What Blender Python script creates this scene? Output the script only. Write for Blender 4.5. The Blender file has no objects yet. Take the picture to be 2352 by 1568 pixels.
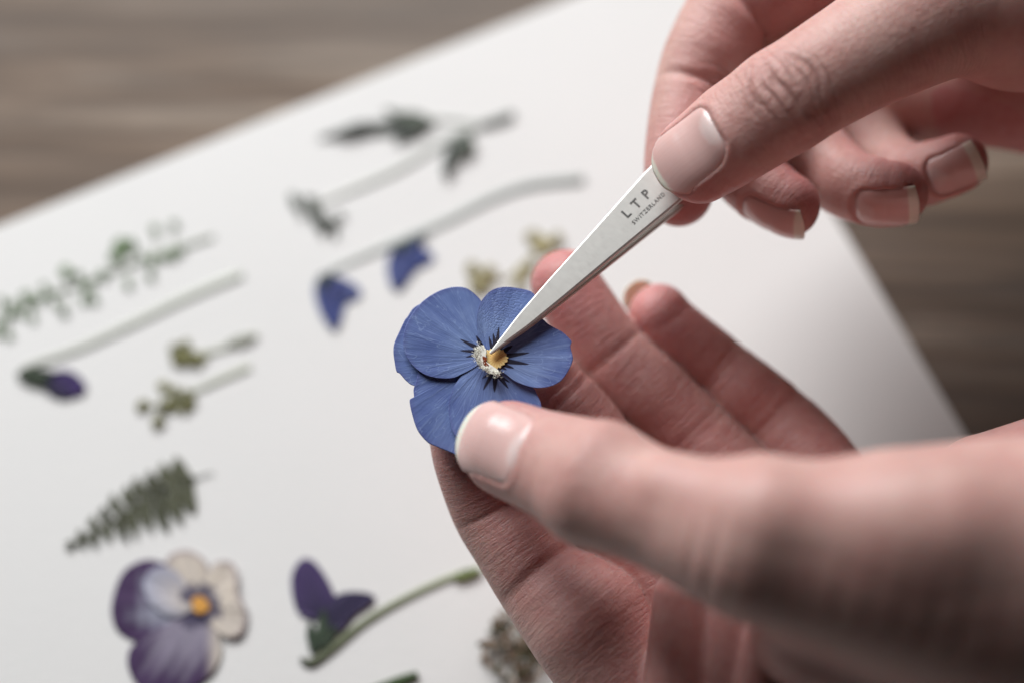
import bpy, math, random
import numpy as np
from mathutils import Matrix, Vector

random.seed(4); rng = np.random.default_rng(4)
scene = bpy.context.scene
CM = 0.01
# ------------------------------------------------------------------ camera
LENS, PITCH, DPAPER, DFOCUS = 60.0, math.radians(68.0), 35.0, 29.1     # mm, rad, cm, cm
W0, H0 = 2352.0, 1568.0
FPX = W0 * LENS / 36.0
FW = np.array([0, math.cos(PITCH), -math.sin(PITCH)])
UP = np.array([0, math.sin(PITCH), math.cos(PITCH)])
RT = np.array([1.0, 0, 0])
CAM = -FW * DPAPER
cd = bpy.data.cameras.new('camera'); cam = bpy.data.objects.new('camera', cd)
scene.collection.objects.link(cam); scene.camera = cam
cam.location = CAM * CM; cam.rotation_euler = (math.pi / 2 - PITCH, 0, 0)
cd.lens = LENS; cd.sensor_width = 36; cd.clip_start = 0.01; cd.clip_end = 50
cd.dof.use_dof = True; cd.dof.focus_distance = DFOCUS * CM; cd.dof.aperture_fstop = 3.4; cd.dof.aperture_blades = 0
# ------------------------------------------------------------------ world and light
world = bpy.data.worlds.new('World'); scene.world = world; world.use_nodes = True
bg = world.node_tree.nodes['Background']; bg.inputs[0].default_value = (1.0, 0.95, 0.92, 1); bg.inputs[1].default_value = 0.008
def area(name, loc, target, size, sizey, power, col):
    l = bpy.data.lights.new(name, 'AREA'); l.shape = 'RECTANGLE'; l.size = size; l.size_y = sizey
    l.energy = power; l.color = col
    o = bpy.data.objects.new(name, l); scene.collection.objects.link(o); o.location = loc
    o.rotation_euler = (Vector(target) - Vector(loc)).to_track_quat('-Z', 'Y').to_euler()
    return o
area('window_light', (-0.30, 0.62, 0.51), (-0.01, 0.03, 0.03), 0.68, 0.48, 12.9, (0.98, 0.985, 1.0))
scene.view_settings.view_transform = 'Standard'; scene.view_settings.look = 'None'
scene.view_settings.exposure = 0.0; scene.view_settings.gamma = 1.0
scene.cycles.use_denoising = True
scene.cycles.max_bounces = 6; scene.cycles.diffuse_bounces = 3

# ------------------------------------------------------------------ helpers
def P(x, y, d):
    """photo position (2352 wide) at axial depth d cm -> place in the room, cm"""
    return CAM + d * (FW + RT * ((x - W0 / 2) / FPX) + UP * ((H0 / 2 - y) / FPX))
def G(x, y, h=0.0):
    """photo position on the sheet of paper (z = h)"""
    r = FW + RT * ((x - W0 / 2) / FPX) + UP * ((H0 / 2 - y) / FPX)
    return CAM + r * ((h - CAM[2]) / r[2])
def Gv(xy, h):
    xy = np.asarray(xy, float); h = np.broadcast_to(np.asarray(h, float), xy.shape[:1])
    r = FW[None] + np.outer((xy[:, 0] - W0 / 2) / FPX, RT) + np.outer((H0 / 2 - xy[:, 1]) / FPX, UP)
    return CAM[None] + r * ((h - CAM[2]) / r[:, 2])[:, None]
def Pv(xy, d):
    xy = np.asarray(xy, float); d = np.broadcast_to(np.asarray(d, float), xy.shape[:1])
    r = FW[None] + np.outer((xy[:, 0] - W0 / 2) / FPX, RT) + np.outer((H0 / 2 - xy[:, 1]) / FPX, UP)
    return CAM[None] + r * d[:, None]
def CV(r, u, t):
    """direction given as right, up, towards the viewer"""
    v = RT * r + UP * u - FW * t
    return v / np.linalg.norm(v)
def nrm(v):
    return v / (np.linalg.norm(v, axis=-1, keepdims=True) + 1e-12)

def mesh(name, verts, faces, mat, parent=None, origin=None, smooth=True, attrs=None, cols=None):
    verts = np.asarray(verts, float)
    if parent is not None: org = np.array(parent.matrix_world.translation if False else parent['_o'][:])
    elif origin is not None: org = np.asarray(origin, float)
    else: org = np.array([verts[:, 0].mean(), verts[:, 1].mean(), verts[:, 2].min()])
    me = bpy.data.meshes.new(name)
    if isinstance(faces, np.ndarray):
        n, k = faces.shape
        me.vertices.add(len(verts)); me.vertices.foreach_set('co', ((verts - org) * CM).astype(np.float32).ravel())
        me.loops.add(n * k); me.loops.foreach_set('vertex_index', faces.astype(np.int32).ravel())
        me.polygons.add(n); me.polygons.foreach_set('loop_start', np.arange(0, n * k, k, dtype=np.int32))
        me.update(calc_edges=True)
    else:
        me.from_pydata(((verts - org) * CM).tolist(), [], [list(map(int, f)) for f in faces])
    if attrs:
        for k_, v in attrs.items():
            v = np.asarray(v, np.float32)
            if v.ndim == 1:
                a = me.attributes.new(k_, 'FLOAT', 'POINT'); a.data.foreach_set('value', v)
            else:
                a = me.attributes.new(k_, 'FLOAT_VECTOR', 'POINT'); a.data.foreach_set('vector', v.ravel())
    if cols is not None:
        c = np.ones((len(verts), 4), np.float32); c[:, :3] = cols
        a = me.attributes.new('Col', 'FLOAT_COLOR', 'POINT'); a.data.foreach_set('color', c.ravel())
    me.polygons.foreach_set('use_smooth', np.full(len(me.polygons), smooth))
    me.validate(); me.update()
    if mat: me.materials.append(mat)
    o = bpy.data.objects.new(name, me); scene.collection.objects.link(o)
    if parent is not None: o.parent = parent
    else: o.location = org * CM
    o['_o'] = org.tolist() if parent is None else parent['_o'][:]
    return o
def empty(name, org):
    o = bpy.data.objects.new(name, None); scene.collection.objects.link(o)
    o.location = np.asarray(org) * CM; o['_o'] = list(map(float, org)); o.empty_display_size = 0.01
    return o
def tag(o, label, cat, group=None, kind=None):
    if label: o['label'] = label
    if cat: o['category'] = cat
    if group: o['group'] = group
    if kind: o['kind'] = kind
    return o
def srgb(r, g, b):
    c = np.array([r, g, b], float) / 255.0
    return np.where(c <= 0.04045, c / 12.92, ((c + 0.055) / 1.055) ** 2.4)
def crom(pts, n, closed=False):
    """Catmull-Rom through pts (rows of any width), n samples per span"""
    p = np.asarray(pts, float); m = len(p)
    if closed: q = np.vstack([p[-1], p, p[0], p[1]]); spans = m
    else: q = np.vstack([2 * p[0] - p[1], p, 2 * p[-1] - p[-2]]); spans = m - 1
    out = []
    for i in range(spans):
        a, b, c, d = q[i], q[i + 1], q[i + 2], q[i + 3]
        for t in np.arange(n) / n:
            out.append(0.5 * (2 * b + (c - a) * t + (2 * a - 5 * b + 4 * c - d) * t * t + (3 * b - a - 3 * c + d) * t ** 3))
    if not closed: out.append(p[-1])
    return np.array(out)
def resample(p, n, closed=True):
    q = np.vstack([p, p[:1]]) if closed else p
    L = np.concatenate([[0], np.cumsum(np.linalg.norm(np.diff(q, axis=0), axis=1))])
    s = np.linspace(0, L[-1], n + 1)[:-1] if closed else np.linspace(0, L[-1], n)
    return np.stack([np.interp(s, L, q[:, k]) for k in range(q.shape[1])], 1)

# ------------------------------------------------------------------ materials
class NT:
    def __init__(self, name):
        self.m = bpy.data.materials.new(name); self.m.use_nodes = True
        self.t = self.m.node_tree; self.b = self.t.nodes['Principled BSDF']
        self.b.inputs['Roughness'].default_value = 0.6
    def n(self, typ, **kw):
        nd = self.t.nodes.new('ShaderNode' + typ)
        for k, v in kw.items():
            if k.startswith('i_'): nd.inputs[k[2:].replace('_', ' ')].default_value = v
            else: setattr(nd, k, v)
        return nd
    def l(self, a, b): self.t.links.new(a, b)
    def math(self, op, a, b=None, c=None):
        nd = self.n('Math', operation=op)
        for i, v in enumerate((a, b, c)):
            if v is None: continue
            if isinstance(v, (int, float)): nd.inputs[i].default_value = v
            else: self.l(v, nd.inputs[i])
        return nd.outputs[0]
    def mix(self, fac, a, b, blend='MIX'):
        nd = self.n('Mix', data_type='RGBA', blend_type=blend)
        for i, v in ((0, fac), (6, a), (7, b)):
            if isinstance(v, (int, float)): nd.inputs[i].default_value = v
            elif isinstance(v, (tuple, list, np.ndarray)): nd.inputs[i].default_value = (*v[:3], 1)
            else: self.l(v, nd.inputs[i])
        return nd.outputs[2]
    def ramp(self, fac, stops):
        nd = self.n('ValToRGB'); e = nd.color_ramp.elements
        while len(e) < len(stops): e.new(0.5)
        for el, (p, c) in zip(e, stops):
            el.position = p; el.color = (*c, 1) if hasattr(c, '__len__') else (c, c, c, 1)
        self.l(fac, nd.inputs[0]); return nd.outputs[0]
    def attr(self, name):
        return self.n('Attribute', attribute_name=name)
    def noise(self, vec, scale, detail=4, rough=0.55, dist=0.0):
        nd = self.n('TexNoise'); nd.inputs['Scale'].default_value = scale; nd.inputs['Detail'].default_value = detail
        nd.inputs['Roughness'].default_value = rough; nd.inputs['Distortion'].default_value = dist
        if vec is not None: self.l(vec, nd.inputs['Vector'])
        return nd.outputs['Fac']
    def scale(self, vec, s, loc=(0, 0, 0), rot=(0, 0, 0)):
        nd = self.n('Mapping'); nd.inputs['Scale'].default_value = s; nd.inputs['Location'].default_value = loc
        nd.inputs['Rotation'].default_value = rot
        self.l(vec, nd.inputs['Vector']); return nd.outputs[0]
    def bump(self, h, dist, strength=1.0, prev=None):
        nd = self.n('Bump'); nd.inputs['Distance'].default_value = dist; nd.inputs['Strength'].default_value = strength
        self.l(h, nd.inputs['Height'])
        if prev is not None: self.l(prev, nd.inputs['Normal'])
        return nd.outputs[0]
    def color(self, c):
        if isinstance(c, (tuple, list, np.ndarray)): self.b.inputs['Base Color'].default_value = (*c[:3], 1)
        else: self.l(c, self.b.inputs['Base Color'])

def mat_skin(creases=()):
    k = NT('skin')
    fuv = k.attr('fuv').outputs['Vector']          # cm along the finger, cm across, finger number
    kn = k.attr('knuckle').outputs['Fac']; col = k.attr('Col').outputs['Color']
    obj = k.n('TexCoord').outputs['Object']
    # mottling of the skin
    m1 = k.noise(obj, 120, 4); m2 = k.noise(obj, 520, 3)
    c = k.mix(k.ramp(m1, [(0.35, 0.0), (0.7, 1.0)]), k.mix(0.34, col, (0.42, 0.12, 0.11)), col)
    c = k.mix(k.ramp(m2, [(0.3, 0.0), (0.75, 0.22)]), c, (0.74, 0.52, 0.46))
    # fine lines across the finger
    lines = k.noise(k.scale(fuv, (16, 2.2, 1)), 1.0, 3, 0.6, 0.6)
    cross = k.noise(k.scale(fuv, (7, 14, 1), rot=(0, 0, 0.5)), 1.0, 2, 0.5, 0.4)
    pores = k.n('TexVoronoi', feature='DISTANCE_TO_EDGE'); pores.inputs['Scale'].default_value = 1.0
    k.l(k.scale(fuv, (20, 13, 1)), pores.inputs['Vector'])
    warp = k.n('VectorMath', operation='ADD')
    wn = k.n('TexNoise'); wn.inputs['Scale'].default_value = 2.0; k.l(fuv, wn.inputs['Vector'])
    sub = k.n('VectorMath', operation='SUBTRACT'); sub.inputs[1].default_value = (0.5, 0.5, 0.5); k.l(wn.outputs['Color'], sub.inputs[0])
    scl = k.n('VectorMath', operation='SCALE'); scl.inputs['Scale'].default_value = 0.30; k.l(sub.outputs[0], scl.inputs[0])
    k.l(fuv, warp.inputs[0]); k.l(scl.outputs[0], warp.inputs[1])
    kv = k.n('TexVoronoi', feature='DISTANCE_TO_EDGE'); kv.inputs['Scale'].default_value = 1.0
    k.l(k.scale(warp.outputs[0], (4.6, 2.0, 1)), kv.inputs['Vector'])
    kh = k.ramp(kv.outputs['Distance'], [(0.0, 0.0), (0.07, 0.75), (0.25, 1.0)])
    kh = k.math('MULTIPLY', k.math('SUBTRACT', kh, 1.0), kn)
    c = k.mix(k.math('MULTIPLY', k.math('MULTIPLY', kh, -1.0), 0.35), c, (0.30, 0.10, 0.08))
    b = None
    if creases:
        wsm = k.n('VectorMath', operation='SCALE'); wsm.inputs['Scale'].default_value = 0.11; k.l(sub.outputs[0], wsm.inputs[0])
        wad = k.n('VectorMath', operation='ADD'); k.l(fuv, wad.inputs[0]); k.l(wsm.outputs[0], wad.inputs[1])
        sep = k.n('SeparateXYZ'); k.l(wad.outputs[0], sep.inputs[0]); S_, W_ = sep.outputs[0], sep.outputs[1]
        w2 = k.math('MULTIPLY', W_, W_); tot = None
        for (s0, a_, b_, wd, dep, w0, wr) in creases:
            d = k.math('SUBTRACT', S_, k.math('ADD', k.math('MULTIPLY', W_, a_), k.math('MULTIPLY_ADD', w2, b_, s0)))
            g = k.math('EXPONENT', k.math('MULTIPLY', k.math('POWER', k.math('ABSOLUTE', k.math('DIVIDE', d, wd)), 1.4), -1.0))
            e = k.math('DIVIDE', k.math('SUBTRACT', W_, w0), wr); e = k.math('EXPONENT', k.math('MULTIPLY', k.math('MULTIPLY', e, e), -1.0))
            g = k.math('MULTIPLY', k.math('MULTIPLY', g, e), dep)
            tot = g if tot is None else k.math('ADD', tot, g)
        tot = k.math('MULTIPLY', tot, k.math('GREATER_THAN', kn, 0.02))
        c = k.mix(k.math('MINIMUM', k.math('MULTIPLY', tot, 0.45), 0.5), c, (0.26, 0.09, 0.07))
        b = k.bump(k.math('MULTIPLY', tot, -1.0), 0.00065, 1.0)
    k.color(c)
    b = k.bump(kh, 0.00018, 0.8, b)
    onf = k.attr('onf').outputs['Fac']
    b = k.bump(k.math('MULTIPLY', lines, onf), 0.0003, 0.8, b)
    b = k.bump(k.math('MULTIPLY', cross, onf), 0.00014, 0.8, b)
    b = k.bump(k.math('MULTIPLY', pores.outputs['Distance'], onf), 0.0001, 0.7, b)
    b = k.bump(m2, 0.00012, 0.5, b)
    k.l(b, k.b.inputs['Normal'])
    k.b.inputs['Subsurface Weight'].default_value = 0.55
    k.b.inputs['Subsurface Radius'].default_value = (1.0, 0.34, 0.22)
    k.b.inputs['Subsurface Scale'].default_value = 0.0018
    r = k.ramp(m2, [(0.2, 0.42), (0.8, 0.58)]); k.l(r, k.b.inputs['Roughness'])
    k.b.inputs['Specular IOR Level'].default_value = 0.42
    return k.m
def mat_nail():
    k = NT('fingernail'); col = k.attr('Col').outputs['Color']; fuv = k.attr('fuv').outputs['Vector']
    k.color(col)
    ridge = k.noise(k.scale(fuv, (0.8, 22, 1)), 1.0, 2)
    k.l(k.bump(ridge, 0.00004, 0.6), k.b.inputs['Normal'])
    k.b.inputs['Roughness'].default_value = 0.24; k.b.inputs['Specular IOR Level'].default_value = 0.6
    k.b.inputs['Subsurface Weight'].default_value = 0.35; k.b.inputs['Subsurface Radius'].default_value = (1, .5, .4)
    k.b.inputs['Subsurface Scale'].default_value = 0.0012
    return k.m
def mat_petal(name, rough=0.62, vein=0.35, trans=0.0, dark=(0.02, 0.02, 0.12), pale=(0.35, 0.42, 0.75), bump=0.00012, ret=0.0):
    k = NT(name); col = k.attr('Col').outputs['Color']; pol = k.attr('pol').outputs['Vector']
    v1 = k.noise(k.scale(pol, (7.0, 0.9, 1)), 1.0, 4, 0.6, 0.35)
    v2 = k.noise(k.scale(pol, (22.0, 2.2, 1)), 1.0, 3, 0.6, 0.2)
    obj = k.n('TexCoord').outputs['Object']
    cell = k.n('TexVoronoi', feature='DISTANCE_TO_EDGE'); cell.inputs['Scale'].default_value = 1400; k.l(obj, cell.inputs['Vector'])
    blot = k.noise(obj, 160, 3)
    c = k.mix(k.math('MULTIPLY', k.ramp(v1, [(0.30, 1.0), (0.70, 0.0)]), vein), col, dark)
    c = k.mix(k.math('MULTIPLY', k.ramp(v2, [(0.55, 0.0), (0.72, 1.0)]), vein * 0.55), c, pale)
    c = k.mix(k.math('MULTIPLY', k.ramp(blot, [(0.45, 0.0), (0.7, 1.0)]), vein * 0.7), c, k.mix(0.5, col, pale))
    blot2 = k.noise(obj, 70, 4, 0.6, 0.8)
    c = k.mix(k.math('MULTIPLY', k.ramp(blot2, [(0.42, 0.0), (0.66, 1.0)]), vein * 1.1), c, k.mix(0.45, col, dark))
    fold = k.noise(k.scale(pol, (3.0, 1.2, 1), loc=(3, 1, 0)), 2.0, 2, 0.5, 0.3)
    fl = k.ramp(k.math('ABSOLUTE', k.math('SUBTRACT', fold, 0.5)), [(0.0, 1.0), (0.010, 0.0)])
    c = k.mix(k.math('MULTIPLY', fl, vein * 0.6), c, pale)
    bw = k.n('RGBToBW'); k.l(col, bw.inputs[0])
    c = k.mix(k.ramp(bw.outputs[0], [(0.02, 1.0), (0.075, 0.0)]), c, col)
    k.color(c)
    b = k.bump(v1, bump * 2.2, 0.8); b = k.bump(v2, bump, 0.8, b); b = k.bump(cell.outputs['Distance'], bump * 0.35, 0.6, b)
    rv = k.n('TexVoronoi', feature='DISTANCE_TO_EDGE'); rv.inputs['Scale'].default_value = 1.0
    k.l(k.scale(pol, (9.0, 26.0, 1)), rv.inputs['Vector'])
    if ret:
        msk = k.ramp(k.noise(obj, 130, 2), [(0.42, 0.0), (0.62, 1.0)])
        rr_ = k.ramp(rv.outputs['Distance'], [(0.0, 0.0), (0.14, 1.0)])
        b = k.bump(k.math('MULTIPLY', rr_, msk), 0.00022 * ret, 0.8, b)
    k.l(b, k.b.inputs['Normal'])
    k.b.inputs['Roughness'].default_value = rough; k.b.inputs['Specular IOR Level'].default_value = 0.35
    k.b.inputs['Sheen Weight'].default_value = 0.12; k.b.inputs['Sheen Roughness'].default_value = 0.5
    return k.m
def mat_plain(name, rough=0.7, spec=0.3, mottle=0.3):
    k = NT(name); col = k.attr('Col').outputs['Color']; obj = k.n('TexCoord').outputs['Object']
    n = k.noise(obj, 420, 4)
    k.color(k.mix(k.math('MULTIPLY', n, mottle), col, (0.02, 0.025, 0.015)))
    k.l(k.bump(n, 0.0001, 0.5), k.b.inputs['Normal'])
    k.b.inputs['Roughness'].default_value = rough; k.b.inputs['Specular IOR Level'].default_value = spec
    return k.m
def mat_paper():
    k = NT('paper'); obj = k.n('TexCoord').outputs['Object']
    n = k.noise(obj, 900, 5, 0.6); n2 = k.noise(obj, 25, 3)
    k.color(k.mix(n2, (0.79, 0.785, 0.765), (0.83, 0.82, 0.80)))
    k.l(k.bump(n, 0.00018, 0.5), k.b.inputs['Normal'])
    k.b.inputs['Roughness'].default_value = 0.85; k.b.inputs['Specular IOR Level'].default_value = 0.25
    return k.m
def mat_wood():
    k = NT('weathered_wood'); obj = k.n('TexCoord').outputs['Object']
    g1 = k.noise(k.scale(obj, (7, 75, 40), rot=(0, 0, -0.06)), 1.0, 6, 0.62, 0.5)
    g2 = k.noise(k.scale(obj, (22, 420, 100)), 1.0, 4, 0.6, 0.2)
    g3 = k.noise(k.scale(obj, (4, 14, 10)), 1.0, 3)
    c = k.ramp(g1, [(0.25, (0.040, 0.026, 0.018)), (0.42, (0.105, 0.069, 0.045)), (0.56, (0.18, 0.126, 0.088)), (0.72, (0.34, 0.275, 0.215))])
    c = k.mix(k.ramp(g2, [(0.35, 0.55), (0.55, 0.0)]), c, (0.075, 0.060, 0.050))
    c = k.mix(k.ramp(g3, [(0.45, 0.0), (0.68, 0.4)]), c, (0.17, 0.155, 0.14))
    k.color(c)
    b = k.bump(g1, 0.0008, 0.6); b = k.bump(g2, 0.0004, 0.6, b); k.l(b, k.b.inputs['Normal'])
    k.b.inputs['Roughness'].default_value = 0.75
    return k.m
def mat_steel():
    k = NT('brushed_steel'); obj = k.attr('fuv').outputs['Vector']
    n = k.noise(k.scale(obj, (60, 5, 1)), 1.0, 4, 0.6); n2 = k.noise(obj, 6, 4)
    k.color(k.mix(n2, (0.62, 0.61, 0.575), (0.74, 0.73, 0.69)))
    k.b.inputs['Metallic'].default_value = 0.7
    k.l(k.ramp(n, [(0.2, 0.42), (0.8, 0.60)]), k.b.inputs['Roughness'])
    k.l(k.bump(n, 0.00002, 0.6), k.b.inputs['Normal'])
    return k.m
def mat_flat(name, col, rough=0.5, metal=0.0):
    k = NT(name); obj = k.n('TexCoord').outputs['Object']
    n = k.noise(obj, 700, 3)
    k.color(k.mix(k.math('MULTIPLY', n, 0.3), col, tuple(0.6 * v for v in col)))
    k.b.inputs['Roughness'].default_value = rough; k.b.inputs['Metallic'].default_value = metal
    return k.m
M_NAIL, M_PAPER, M_WOOD, M_STEEL = mat_nail(), mat_paper(), mat_wood(), mat_steel()
M_VIOLA = mat_petal('blue_pansy_petal', 0.6, 0.46, dark=(0.035, 0.07, 0.25), pale=(0.42, 0.56, 0.86), bump=0.00007)
M_VIOLA_R = mat_petal('blue_pansy_petal_wrinkled', 0.6, 0.40, dark=(0.035, 0.07, 0.25), pale=(0.42, 0.56, 0.86), bump=0.00007, ret=0.28)
M_PRESS = mat_petal('pressed_petal', 0.75, 0.30, dark=(0.03, 0.02, 0.06), pale=(0.5, 0.5, 0.55))
M_LEAF = mat_plain('pressed_leaf'); M_STEM = mat_plain('pressed_stem', mottle=0.2)
M_FUZZ = mat_plain('pansy_throat', 0.8, 0.2, 0.0)
M_INK = mat_flat('engraved_letter', (0.38, 0.38, 0.37), 0.3, 0.8)

# ------------------------------------------------------------------ the setting: table and paper
def box(name, lo, hi, mat, **kw):
    x0, y0, z0 = lo; x1, y1, z1 = hi
    v = [(x0, y0, z0), (x1, y0, z0), (x1, y1, z0), (x0, y1, z0), (x0, y0, z1), (x1, y0, z1), (x1, y1, z1), (x0, y1, z1)]
    f = [(0, 3, 2, 1), (4, 5, 6, 7), (0, 1, 5, 4), (1, 2, 6, 5), (2, 3, 7, 6), (3, 0, 4, 7)]
    return mesh(name, v, f, mat, smooth=False, **kw)
PT = 0.14   # the sheet is heavy card
tag(box('table_top', (-75, -50, -PT - 4), (75, 55, -PT - 0.004), M_WOOD), 'weathered grey brown wooden table top under the white sheet', 'table', kind='structure')
def line_hit(a, b, c, d):
    a, b, c, d = [np.array(v[:2]) for v in (a, b, c, d)]
    t = np.linalg.solve(np.stack([b - a, c - d], 1), c - a); return a + (b - a) * t[0]
c0 = line_hit(G(0, 518), G(1300, -2), G(1930, 527), G(2170, 950))
e1 = nrm(G(0, 518)[:2] - c0); e2 = np.array([-e1[1], e1[0]])
if e2 @ (G(2170, 950)[:2] - c0) < 0: e2 = -e2
c0 = c0 + e1 * 0.12
def sheet():
    n = 24; L1, L2 = 32.0, 44.0; vs, fs = [], []
    cor = [c0, c0 + e1 * L1, c0 + e1 * L1 + e2 * L2, c0 + e2 * L2]
    v = [(*p, z) for z in (-PT, 0.0) for p in cor]
    f = [(0, 3, 2, 1), (4, 5, 6, 7), (0, 1, 5, 4), (1, 2, 6, 5), (2, 3, 7, 6), (3, 0, 4, 7)]
    a = nrm(e1); area2 = (cor[1] - cor[0])[0] * (cor[2] - cor[1])[1] - (cor[1] - cor[0])[1] * (cor[2] - cor[1])[0]
    if area2 < 0: f = [t[::-1] for t in f]
    return mesh('paper_sheet', v, f, M_PAPER, smooth=False)
tag(sheet(), 'large sheet of heavy white paper covered with pressed flowers', 'paper')

# ------------------------------------------------------------------ hands: implicit surfaces
class Tube:
    """a finger: rows of (px, py, depth, half width, dorsal radius, palm radius); dorsal: direction of its back"""
    def __init__(self, rows, dorsal, n=6, tipr=None, name=''):
        r = np.array(rows, float)
        ctr = np.array([P(*q[:3]) for q in r]); tipr = tipr or r[0, 3]
        dr = r[1, 3] - r[0, 3]; self.shift = 0.75 * dr          # a fuller, evenly rounded tip
        ctr[0] += nrm(ctr[1] - ctr[0]) * self.shift; r[0, 3:6] += 0.72 * (r[1, 3:6] - r[0, 3:6]); tipr += self.shift * 0.9
        d = np.asarray(dorsal, float)
        d = np.tile(d, (len(r), 1)) if d.ndim == 1 else d
        full = crom(np.hstack([ctr, r[:, 3:6], d]), n)
        self.c = full[:, :3]; self.rad = full[:, 3:6]
        T = np.gradient(self.c, axis=0); self.T = nrm(T)
        N = full[:, 6:9]; N = N - (N * self.T).sum(1, keepdims=True) * self.T; self.N = nrm(N)
        self.B = np.cross(self.T, self.N)
        self.s = np.concatenate([[0], np.cumsum(np.linalg.norm(np.diff(self.c, axis=0), axis=1))])
        self.tipr = tipr
        self.mods = []; self.nail = None; self.face = 1.0 if -(self.N[:20] @ FW).mean() > 0 else -1.0
        m = self.rad.max() + 0.7
        self.lo, self.hi = self.c.min(0) - m, self.c.max(0) + m
        self.row_s = self.s[::n]
        ab = np.diff(self.c, axis=0); self.seg = [v.astype(np.float32) for v in (self.c[:-1], ab, (ab ** 2).sum(1))]
        for k in ('c', 'rad', 'T', 'N', 'B', 's'): setattr(self, k + '32', getattr(self, k).astype(np.float32))
    def local(self, q):
        q = q.astype(np.float32); a, ab, l2 = self.seg
        qa = q @ ab.T - (a * ab).sum(1)[None]
        t = np.clip(qa / l2[None], 0, 1)
        d2 = (q ** 2).sum(1)[:, None] - 2 * q @ a.T + (a ** 2).sum(1)[None] - 2 * t * qa + t * t * l2[None]
        i = d2.argmin(1); k = np.arange(len(q)); t = t[k, i][:, None]
        it = lambda A: A[i] * (1 - t) + A[i + 1] * t
        o = q - it(self.c32); s = it(self.s32[:, None])[:, 0]; rad = it(self.rad32)
        return o, s, rad, (o * it(self.B32)).sum(1), (o * it(self.N32)).sum(1), (o * it(self.T32)).sum(1)
    def f(self, q, full=False):
        o, s, rad, l, n, t = self.local(q)
        D = np.sqrt((o ** 2).sum(1)) + 1e-9
        ul, un, ut = l / D, n / D, t / D
        rn = np.where(un > 0, rad[:, 1], rad[:, 2])
        rt = np.where(s < 1e-4, self.tipr, rad[:, 0])
        R = 1 / np.sqrt((ul / rad[:, 0]) ** 2 + (un / rn) ** 2 + (ut / rt) ** 2)
        se = np.where(s < 1e-4, t, s)           # runs on past the tip as negative
        for (s0, amp, w, side) in self.mods:
            wt = {'p': np.clip(0.5 - un * 0.9, 0, 1), 'd': np.clip(0.4 + un * 0.9, 0, 1), 'a': 1.0,
                  'l': np.clip(ul, 0, 1), 'r': np.clip(-ul, 0, 1)}[side]
            R = R + amp * np.exp(-((se - s0) / w) ** 2) * wt
        if self.nail:
            nw, sr, sf = self.nail['w'], self.nail['root'] - self.shift, self.nail['flesh'] - self.shift
            x = np.abs(l); cy = (sr + sf) / 2; hy = (sr - sf) / 2; rc = nw * 0.55
            dx = x - nw + rc; dy = np.abs(se - cy) - hy + rc
            dn = np.minimum(np.maximum(dx, dy), 0) + np.hypot(np.maximum(dx, 0), np.maximum(dy, 0)) - rc
            front = np.clip((se - sf) / 0.12, 0, 1)
            dors = np.clip((un - 0.15) * 4, 0, 1)
            R = R + dors * (-0.034 * np.clip(-dn / 0.05 + 0.2, 0, 1) + 0.022 * front * np.exp(-((dn - 0.06) / 0.06) ** 2)
                            - 0.006 * front * np.exp(-((dn + 0.005) / 0.02) ** 2))
        F = D - R
        if full: return F, se, np.arctan2(l, n * self.face) * rad[:, 0], un
        return F
def smin(a, b, k):
    h = np.clip(0.5 + 0.5 * (b - a) / k, 0, 1)
    return b * (1 - h) + a * h - k * h * (1 - h)
def gmin(a, b, g):
    """two bulges of flesh pressed together: a fold runs between them"""
    return smin(a, b, .14) + g * np.exp(-((a - b) / .15) ** 2)
class Cap:
    def __init__(self, a, b, ra, rb):
        self.a, self.b, self.ra, self.rb = P(*a), P(*b), ra, rb
        m = max(ra, rb) + 0.8
        self.lo = np.minimum(self.a, self.b) - m; self.hi = np.maximum(self.a, self.b) + m
    def f(self, q):
        ab = self.b - self.a; t = np.clip((q - self.a) @ ab / (ab @ ab), 0, 1)
        return np.linalg.norm(q - self.a - t[:, None] * ab, axis=1) - (self.ra + (self.rb - self.ra) * t)
FAR = 9.0
def culled(obj, q):
    out = np.full(len(q), FAR, np.float32)
    m = ((q > obj.lo) & (q < obj.hi)).all(1)
    if m.any(): out[m] = obj.f(q[m])
    return out
class Hand:
    def __init__(self, palm, fingers, kpalm=0.55): self.palm, self.fingers, self.kp = palm, fingers, kpalm
    def bounds(self, xmax):
        lo = np.min([t.c.min(0) - t.rad.max() * 1.0 for t, _, _ in self.fingers] + [c.lo + .6 for c, _ in self.palm], 0)
        hi = np.max([t.c.max(0) + t.rad.max() * 1.0 for t, _, _ in self.fingers] + [c.hi - .6 for c, _ in self.palm], 0)
        return lo, np.minimum(hi, [xmax, 99, 99])
    def f(self, q):
        out = np.empty(len(q), np.float32)
        for i in range(0, len(q), 40000): out[i:i + 40000] = self._f(q[i:i + 40000])
        return out
    def _f(self, q):
        pal = np.full(len(q), FAR, np.float32)
        for c, k in self.palm: pal = smin(pal, culled(c, q), k) if k > 0 else gmin(pal, culled(c, q), -k)
        res = pal
        for tb, k, kk in self.fingers:
            g = smin(pal, culled(tb, q), k) if k > 0 else gmin(pal, culled(tb, q), -k)
            res = smin(res, g, kk)
        return res
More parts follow.
